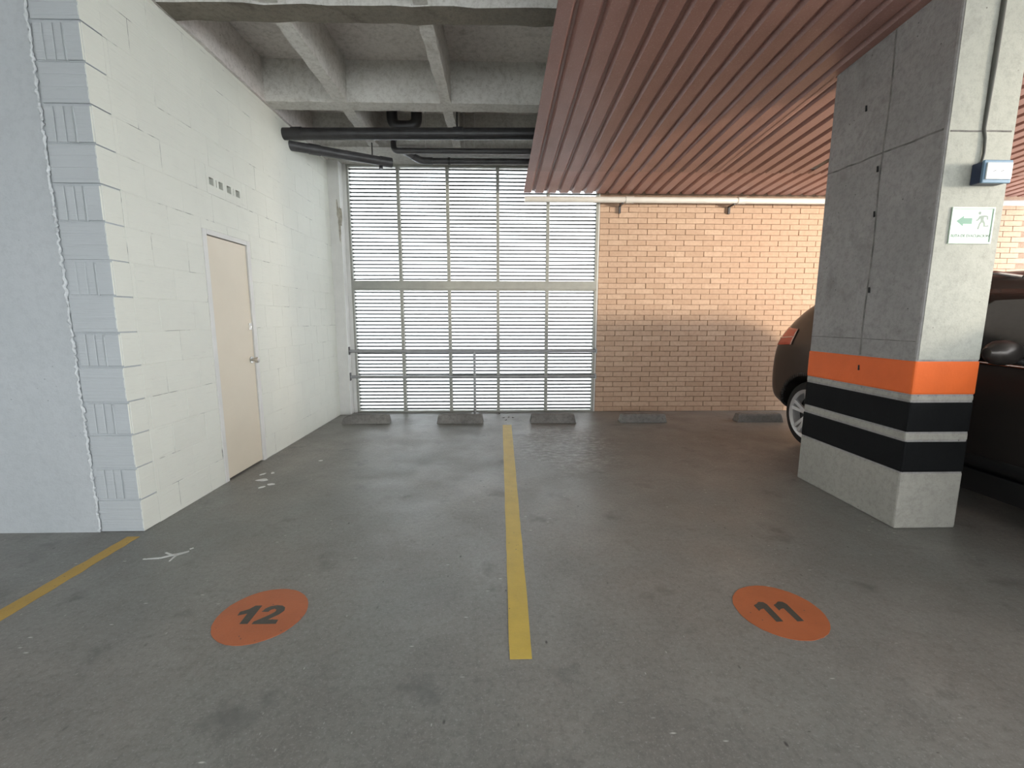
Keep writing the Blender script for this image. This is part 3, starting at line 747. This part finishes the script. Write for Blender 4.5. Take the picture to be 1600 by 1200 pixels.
cb = build('conduit', MB().tube([(2.720, FY - 0.008, 2.192), (2.725, FY - 0.010, 2.25), (2.722, FY - 0.008, 2.33), (2.712, FY - 0.004, 2.38), (2.716, FY - 0.005, 2.7), (2.722, FY - 0.005, ZB - 0.001)], [0.007, 0.007, 0.007, 0.009, 0.013, 0.013], 12), M['cable'], smooth=True)
tag(cb, 'dark cable conduit running up the column from the blue box', 'conduit')

sg = empty('exit_sign', (2.72, FY, 1.76)); tag(sg, 'pale green evacuation route sign with arrow and running figure on the column', 'sign')
SX0, SX1, SZ0, SZ1 = 2.592, 2.846, 1.758, 1.962
build('sign_plate', MB().box(SX0, SX1, FY - 0.004, FY, SZ0, SZ1), M['sign'], sg, bevel=0.002)
rim = MB(); t = 0.010
rim.box(SX0, SX1, FY - 0.008, FY - 0.001, SZ0, SZ0 + t).box(SX0, SX1, FY - 0.008, FY - 0.001, SZ1 - t, SZ1).box(SX0, SX0 + t, FY - 0.008, FY - 0.001, SZ0 + t, SZ1 - t).box(SX1 - t, SX1, FY - 0.008, FY - 0.001, SZ0 + t, SZ1 - t)
build('sign_rim', rim, M['signrim'], sg, bevel=0.002)
yy = FY - 0.0042
def ink(name, pts, mat):
    build(name, MB().prism([(SX0 + u * (SX1 - SX0), yy, SZ0 + v * (SZ1 - SZ0)) for u, v in pts], (0, 0.0014, 0)), mat, sg)
ink('arrow', [(0.14, 0.62), (0.30, 0.76), (0.30, 0.70), (0.50, 0.70), (0.50, 0.545), (0.30, 0.545), (0.30, 0.48)], M['signgreen'])
ink('figure_head', [(0.66 + 0.033 * math.cos(a), 0.84 + 0.042 * math.sin(a)) for a in [i * math.pi / 6 for i in range(12)]], M['signgrey'])
ink('figure_body', [(0.66, 0.76), (0.78, 0.78), (0.86, 0.76), (0.87, 0.66), (0.845, 0.655), (0.83, 0.73), (0.77, 0.735), (0.765, 0.66), (0.81, 0.575), (0.82, 0.50), (0.90, 0.51), (0.895, 0.475), (0.785, 0.465), (0.77, 0.56), (0.735, 0.59), (0.70, 0.53), (0.68, 0.40), (0.64, 0.40), (0.67, 0.55), (0.70, 0.63), (0.69, 0.70), (0.64, 0.635), (0.595, 0.625), (0.59, 0.65), (0.625, 0.67)], M['signgrey'])
fc = bpy.data.curves.new('sign_text', 'FONT'); fc.body = 'RUTA DE EVACUACION'; fc.size = 0.0215; fc.extrude = 0.0006; fc.align_x = 'CENTER'; fc.offset = 0.0004
to = bpy.data.objects.new('sign_text_src', fc); C.objects.link(to)
bpy.context.view_layer.update()
tm = bpy.data.meshes.new_from_object(to.evaluated_get(bpy.context.evaluated_depsgraph_get()))
bpy.data.objects.remove(to); tm.materials.clear(); tm.materials.append(M['signgrey'])
t_o = link('sign_text', tm, sg, ((SX0 + SX1) / 2, yy, SZ0 + 0.185 * (SZ1 - SZ0))); t_o.rotation_euler = (math.radians(90), 0, 0)

# ------------------------------------------------------------------ dark sport utility car, nose towards the aisle
RY = 5.20                      # rear bumper
CXC = 4.055; HW = 0.905
car = empty('parked_car', (CXC, 3.0, 0)); tag(car, 'dark bronze sport utility car parked between the column and brick wall', 'car')
# stations from the tail (u=0) to the nose: u, bottom, sill, belt, roof/bonnet height, half width at belt, half width at roof, width scale
ST = [
 (0.00, 0.42, 0.50, 0.68, 0.76, 0.72, 0.68, 0.80),
 (0.05, 0.36, 0.46, 0.96, 1.08, 0.82, 0.76, 0.93),
 (0.16, 0.30, 0.42, 1.06, 1.28, 0.855, 0.76, 0.975),
 (0.40, 0.26, 0.40, 1.08, 1.50, 0.875, 0.74, 0.995),
 (0.70, 0.24, 0.39, 1.07, 1.62, 0.88, 0.71, 1.0),
 (1.30, 0.22, 0.38, 1.04, 1.67, 0.875, 0.64, 1.0),
 (2.00, 0.22, 0.38, 1.02, 1.68, 0.875, 0.64, 1.0),
 (2.50, 0.22, 0.38, 1.00, 1.63, 0.870, 0.63, 1.0),
 (2.95, 0.22, 0.38, 0.99, 1.36, 0.865, 0.68, 1.0),
 (3.35, 0.22, 0.38, 0.97, 1.10, 0.86, 0.74, 1.0),
 (3.90, 0.24, 0.38, 0.93, 1.02, 0.84, 0.72, 0.985),
 (4.30, 0.28, 0.40, 0.84, 0.92, 0.76, 0.66, 0.93),
 (4.48, 0.34, 0.44, 0.66, 0.74, 0.60, 0.52, 0.80)]
def section(s):
    u, zb, zs, zbelt, zr, wb_, wr, k = s
    w = HW * k
    zm = zs + 0.48 * (zbelt - zs)
    half = [(0.0, zb), (w * 0.70, zb), (w * 0.93, zs - 0.04), (w * 0.985, zs + 0.05), (w, zm), (w * 0.99, zbelt - 0.10), (wb_, zbelt), (wb_ - 0.25 * (wb_ - wr), zbelt + 0.3 * (zr - zbelt)), (wr + 0.06 * (wb_ - wr), zr - 0.10 * (zr - zbelt) - 0.012), (wr * 0.86, zr), (0.0, zr + 0.018)]
    return half
m = MB(); rings = []
for s in ST:
    h = section(s); rings.append(len(m.v)); y = RY - s[0]
    full = h + [(-a, b) for a, b in reversed(h[1:-1])]
    m.v += [(CXC + a, y, b) for a, b in full]
N = len(section(ST[0])) * 2 - 2
for a, b in zip(rings, rings[1:]):
    for q in range(N):
        r = (q + 1) % N; m.f.append((a + q, a + r, b + r, b + q)); m.m.append(0)
m.f.append(tuple(rings[0] + q for q in range(N))[::-1]); m.f.append(tuple(rings[-1] + q for q in range(N))); m.m += [0, 0]
WY_R, WY_F, WR = RY - 0.76, RY - 3.42, 0.345
body = build('car_body', m, M['carpaint'], car, smooth=True)
sub = body.modifiers.new('sub', 'SUBSURF'); sub.levels = 2; sub.render_levels = 2
cut = MB()
for wy in (WY_R, WY_F):
    for sx in (-1, 1):
        cut.tube([(CXC + sx * 0.60, wy, WR - 0.005), (CXC + sx * 1.1, wy, WR - 0.005)], 0.405, 40)
cutter = build('arch_cutter', cut, M['plastic'])
bo = body.modifiers.new('arch', 'BOOLEAN'); bo.operation = 'DIFFERENCE'; bo.object = cutter; bo.solver = 'EXACT'
bpy.context.view_layer.update()
nm = bpy.data.meshes.new_from_object(body.evaluated_get(bpy.context.evaluated_depsgraph_get()))
body.modifiers.clear(); old = body.data; body.data = nm
bpy.data.objects.remove(cutter)
if not nm.materials: nm.materials.append(M['carpaint'])
nm.materials[0] = M['carpaint']
if len(nm.materials) > 1: nm.materials[1] = M['plastic']
nm.polygons.foreach_set('use_smooth', [True] * len(nm.polygons)); nm.set_sharp_from_angle(angle=math.radians(38))
wn = body.modifiers.new('weighted', 'WEIGHTED_NORMAL'); wn.keep_sharp = True; wn.weight = 80
# surface lookup on the finished body: cast a ray from outside
bpy.context.view_layer.update()
from mathutils.bvhtree import BVHTree
bvh = BVHTree.FromPolygons([tuple(Vector(v.co) + wpos(body)) for v in nm.vertices], [tuple(p.vertices) for p in nm.polygons])
def side_pt(y, z, off, sx=-1):
    h = bvh.ray_cast(Vector((CXC + sx * 3, y, z)), Vector((-sx, 0, 0)))
    if h[0] is None: return None
    return h[0] + h[1] * (off if h[1].x * sx > 0 else -off)
def patch(name, outline_fn, nu, nv, mat, parent, off=0.004, sx=-1, caster=None):
    # panel laid on the body: outline_fn(s,t)->(y,z)
    m = MB(); g = []
    for i in range(nu + 1):
        row = []
        for j in range(nv + 1):
            y, z = outline_fn(i / nu, j / nv); p = (caster or side_pt)(y, z, off, sx)
            row.append(p)
        g.append(row)
    idx = {}
    for i in range(nu + 1):
        for j in range(nv + 1):
            if g[i][j] is not None: idx[i, j] = len(m.v); m.v.append(tuple(g[i][j]))
    for i in range(nu):
        for j in range(nv):
            q = [(i, j), (i + 1, j), (i + 1, j + 1), (i, j + 1)]
            if all(a in idx for a in q): m.f.append(tuple(idx[a] for a in q)); m.m.append(0)
    o = build(name, m, mat, parent, smooth=True)
    so = o.modifiers.new('solid', 'SOLIDIFY'); so.thickness = 0.006; so.offset = 0
    return o
def lerp(a, b, t): return a + (b - a) * t
def quadfn(p00, p10, p11, p01):
    def f(s, t):
        y0, z0 = lerp(p00[0], p10[0], s), lerp(p00[1], p10[1], s); y1, z1 = lerp(p01[0], p11[0], s), lerp(p01[1], p11[1], s)
        return lerp(y0, y1, t), lerp(z0, z1, t)
    return f
U = lambda u: RY - u
for sx in (-1, 1):
    patch('side_window', quadfn((U(0.92), 1.10), (U(1.78), 1.07), (U(1.78), 1.545), (U(1.15), 1.52)), 10, 6, M['glass'], car, sx=sx)
    patch('side_window', quadfn((U(1.86), 1.065), (U(3.06), 1.03), (U(2.42), 1.515), (U(1.86), 1.545)), 12, 6, M['glass'], car, sx=sx)
    patch('sill_trim', quadfn((U(1.22), 0.30), (U(2.98), 0.30), (U(2.98), 0.43), (U(1.22), 0.43)), 8, 2, M['plastic'], car, off=0.006, sx=sx)
    patch('belt_trim', quadfn((U(0.92), 1.075), (U(3.08), 1.005), (U(3.08), 1.022), (U(0.92), 1.092)), 14, 1, M['chrome'], car, off=0.007, sx=sx)
    for ua in (1.82, 2.96):
        patch('door_gap', quadfn((U(ua), 0.44), (U(ua + 0.008), 0.44), (U(ua + 0.008), 1.0), (U(ua), 1.0)), 1, 8, M['plastic'], car, off=0.002, sx=sx)
    for ua in (1.62, 2.70):
        patch('door_handle', quadfn((U(ua), 0.93), (U(ua - 0.0) - 0.20, 0.92), (U(ua) - 0.20, 0.955), (U(ua), 0.965)), 4, 2, M['carpaint'], car, off=0.02, sx=sx)
    tl = patch('tail_light', quadfn((U(0.10), 1.03), (U(0.42), 1.05), (U(0.45), 1.22), (U(0.24), 1.235)), 8, 6, M['taillight'], car, off=0.006, sx=sx)
    patch('lamp_edge', quadfn((U(0.415), 1.05), (U(0.430), 1.05), (U(0.460), 1.22), (U(0.445), 1.22)), 2, 6, M['lamprim'], tl, off=0.010, sx=sx)
    patch('lamp_edge', quadfn((U(0.14), 1.105), (U(0.42), 1.13), (U(0.42), 1.140), (U(0.14), 1.115)), 8, 1, M['lamprim'], tl, off=0.010, sx=sx)
    hl = patch('head_light', quadfn((U(3.95), 0.74), (U(4.34), 0.68), (U(4.32), 0.80), (U(3.92), 0.86)), 8, 4, M['plate'], car, off=0.006, sx=sx)
    # arch lip
    for wy in (WY_R, WY_F):
        al = MB(); pr = []
        for i in range(49):
            a = math.radians(-14 + 208 * i / 48)
            y, z = wy + 0.440 * math.cos(a), max(0.27, WR - 0.005 + 0.440 * math.sin(a)); p = side_pt(y, z, 0.0, sx); p = None if p is None else p + Vector((sx * 0.014, 0, 0))
            y2, z2 = wy + 0.402 * math.cos(a), max(0.27, WR - 0.005 + 0.402 * math.sin(a))
            pr += [None if p is None else Vector((p.x, y2, z2)), p]
        for i in range(48):
            q = [pr[2 * i], pr[2 * i + 1], pr[2 * i + 3], pr[2 * i + 2]]
            if all(a is not None for a in q): al.poly(q)
        if al.v:
            o = build('arch_trim', al, M['plastic'], car, smooth=True)
            so = o.modifiers.new('solid', 'SOLIDIFY'); so.thickness = 0.026; so.offset = 0
    # door mirror
    mx = CXC + sx * 0.86
    mm = MB().tube([(mx + sx * 0.02, U(2.62), 1.06), (mx + sx * 0.09, U(2.60), 1.085)], 0.022, 10)
    ob = build('mirror', mm, M['plastic'], car, smooth=True)
    sh = MB().tube([(mx + sx * (0.06 + 0.21 * i / 8), U(2.60) - 0.01 * i / 8, 1.125) for i in range(9)], [0.035, 0.062, 0.072, 0.077, 0.078, 0.076, 0.071, 0.058, 0.03], 16)
    sh.v = [(x, U(2.60) + (y - U(2.60)) * 0.85, z) for x, y, z in sh.v]
    build('mirror_shell', sh, M['carpaint'], ob, smooth=True)
def top_pt(y, x, off, sx=0):
    h = bvh.ray_cast(Vector((x, y, 3.0)), Vector((0, 0, -1)))
    if h[0] is None: return None
    return h[0] + h[1] * (off if h[1].z > 0 else -off)
patch('windscreen', lambda s, t: (lerp(U(2.58), U(3.20), t), CXC + lerp(-1, 1, s) * lerp(0.55, 0.66, t)), 12, 8, M['glass'], car, off=0.004, caster=top_pt)
patch('rear_window', lambda s, t: (lerp(U(0.44), U(0.20), t), CXC + lerp(-1, 1, s) * lerp(0.50, 0.56, t)), 12, 6, M['glass'], car, off=0.004, caster=top_pt)
for sx in (-1, 1):
    build('roof_rail', MB().tube([top_pt(U(0.75 + 0.17 * i), CXC + sx * 0.585, 0.03 if 0 < i < 9 else 0.004) for i in range(10)], 0.014, 8), M['chrome'], car, smooth=True)
# wheels
def wheel(wy, sx):
    xo = CXC + sx * 0.885; xi = CXC + sx * 0.66
    wt = build('wheel', MB().tube([(xi, wy, WR), (xi + sx * 0.02, wy, WR), (xi + sx * 0.05, wy, WR), (xo - sx * 0.05, wy, WR), (xo - sx * 0.015, wy, WR), (xo, wy, WR)], [0.25, 0.325, WR, WR, 0.327, 0.258], 48, 0, False), M['tyre'], car, smooth=True)
    rim = MB()
    n = 48
    prof_ = [(-0.09, 0.205), (-0.015, 0.222), (0.0, 0.243), (0.004, 0.252), (-0.004, 0.260)]
    base = len(rim.v)
    for dx, r in prof_:
        rim.v += [(xo + sx * dx, wy + r * math.cos(2 * math.pi * i / n), WR + r * math.sin(2 * math.pi * i / n)) for i in range(n)]
    for a in range(len(prof_) - 1):
        for i in range(n):
            j = (i + 1) % n; rim.f.append((base + a * n + i, base + a * n + j, base + (a + 1) * n + j, base + (a + 1) * n + i)); rim.m.append(0)
    build('rim', rim, M['alloy'], wt, smooth=True)
    build('brake_disc', MB().tube([(xo - sx * 0.095, wy, WR), (xo - sx * 0.085, wy, WR)], 0.205, 32), M['plastic'], wt)
    for sidx in range(5):
        a0 = math.radians(90 + 72 * sidx)
        for da in (-0.17, 0.17):
            sp = MB(); a = a0 + da
            c1, s1 = math.cos(a0 + da * 0.6), math.sin(a0 + da * 0.6); c2, s2 = math.cos(a), math.sin(a)
            r0, r1 = 0.035, 0.232; w0, w1 = 0.017, 0.020
            x0_, x1_, dp = xo - sx * 0.022, xo - sx * 0.006, sx * 0.028
            pts = [(x0_, wy + r0 * c1 + w0 * s1, WR + r0 * s1 - w0 * c1), (x0_, wy + r0 * c1 - w0 * s1, WR + r0 * s1 + w0 * c1), (x1_, wy + r1 * c2 - w1 * s2, WR + r1 * s2 + w1 * c2), (x1_, wy + r1 * c2 + w1 * s2, WR + r1 * s2 - w1 * c2)]
            sp.prism(pts, (-dp, 0, 0))
            build('spoke', sp, M['alloy'], wt, bevel=0.004)
    build('hub_cap', MB().tube([(xo - sx * 0.03, wy, WR), (xo - sx * 0.014, wy, WR), (xo - sx * 0.010, wy, WR)], [0.042, 0.038, 0.026], 20), M['alloy'], wt, smooth=True)
for wy in (WY_R, WY_F):
    for sx in (-1, 1): wheel(wy, sx)
build('underbody_light_block', MB().box(CXC - 0.58, CXC + 0.58, RY - 4.2, RY - 0.3, 0.2, 0.30).box(CXC - 0.80, CXC + 0.80, WY_F + 0.45, WY_R - 0.45, 0.15, 0.30), M['plastic'], car)  # second box hangs low, added to block light under the car

# ------------------------------------------------------------------ unseen flood lamp out of frame, fixture invented for the warm upper brick light
lp = empty('added_flood_lamp', (7.75, 0.2, 1.1)); tag(lp, 'unseen flood lamp on a short post, added to light the brick wall warmly', 'lamp')
FL = Vector((7.75, 0.2, 2.2)); aim = (Vector((2.6, 6.27, 1.9)) - FL).normalized()
build('post', MB().tube([(8.07, 0.2, 1.1), (8.07, 0.2, 2.25)], 0.025, 12), M['rail'], lp, smooth=True)
build('arm', MB().tube([(8.07, 0.2, 2.2), tuple(FL - aim * 0.12)], 0.018, 12), M['rail'], lp, smooth=True)
build('housing', MB().tube([FL - aim * 0.14, FL - aim * 0.12, FL - aim * 0.02, FL], [0.08, 0.14, 0.24, 0.25], 24, 0, True), M['pipegrey'], lp, smooth=True)
sd = bpy.data.lights.new('added_flood_beam', 'SPOT'); sd.energy = 265.0; sd.color = (1.0, 0.87, 0.70); sd.spot_size = math.radians(62); sd.spot_blend = 0.6; sd.shadow_soft_size = 0.34
so_ = bpy.data.objects.new('added_flood_beam', sd); C.objects.link(so_); so_.parent = lp
so_.location = FL + aim * 0.26 - lp.location; so_.rotation_euler = aim.to_track_quat('-Z', 'Y').to_euler()
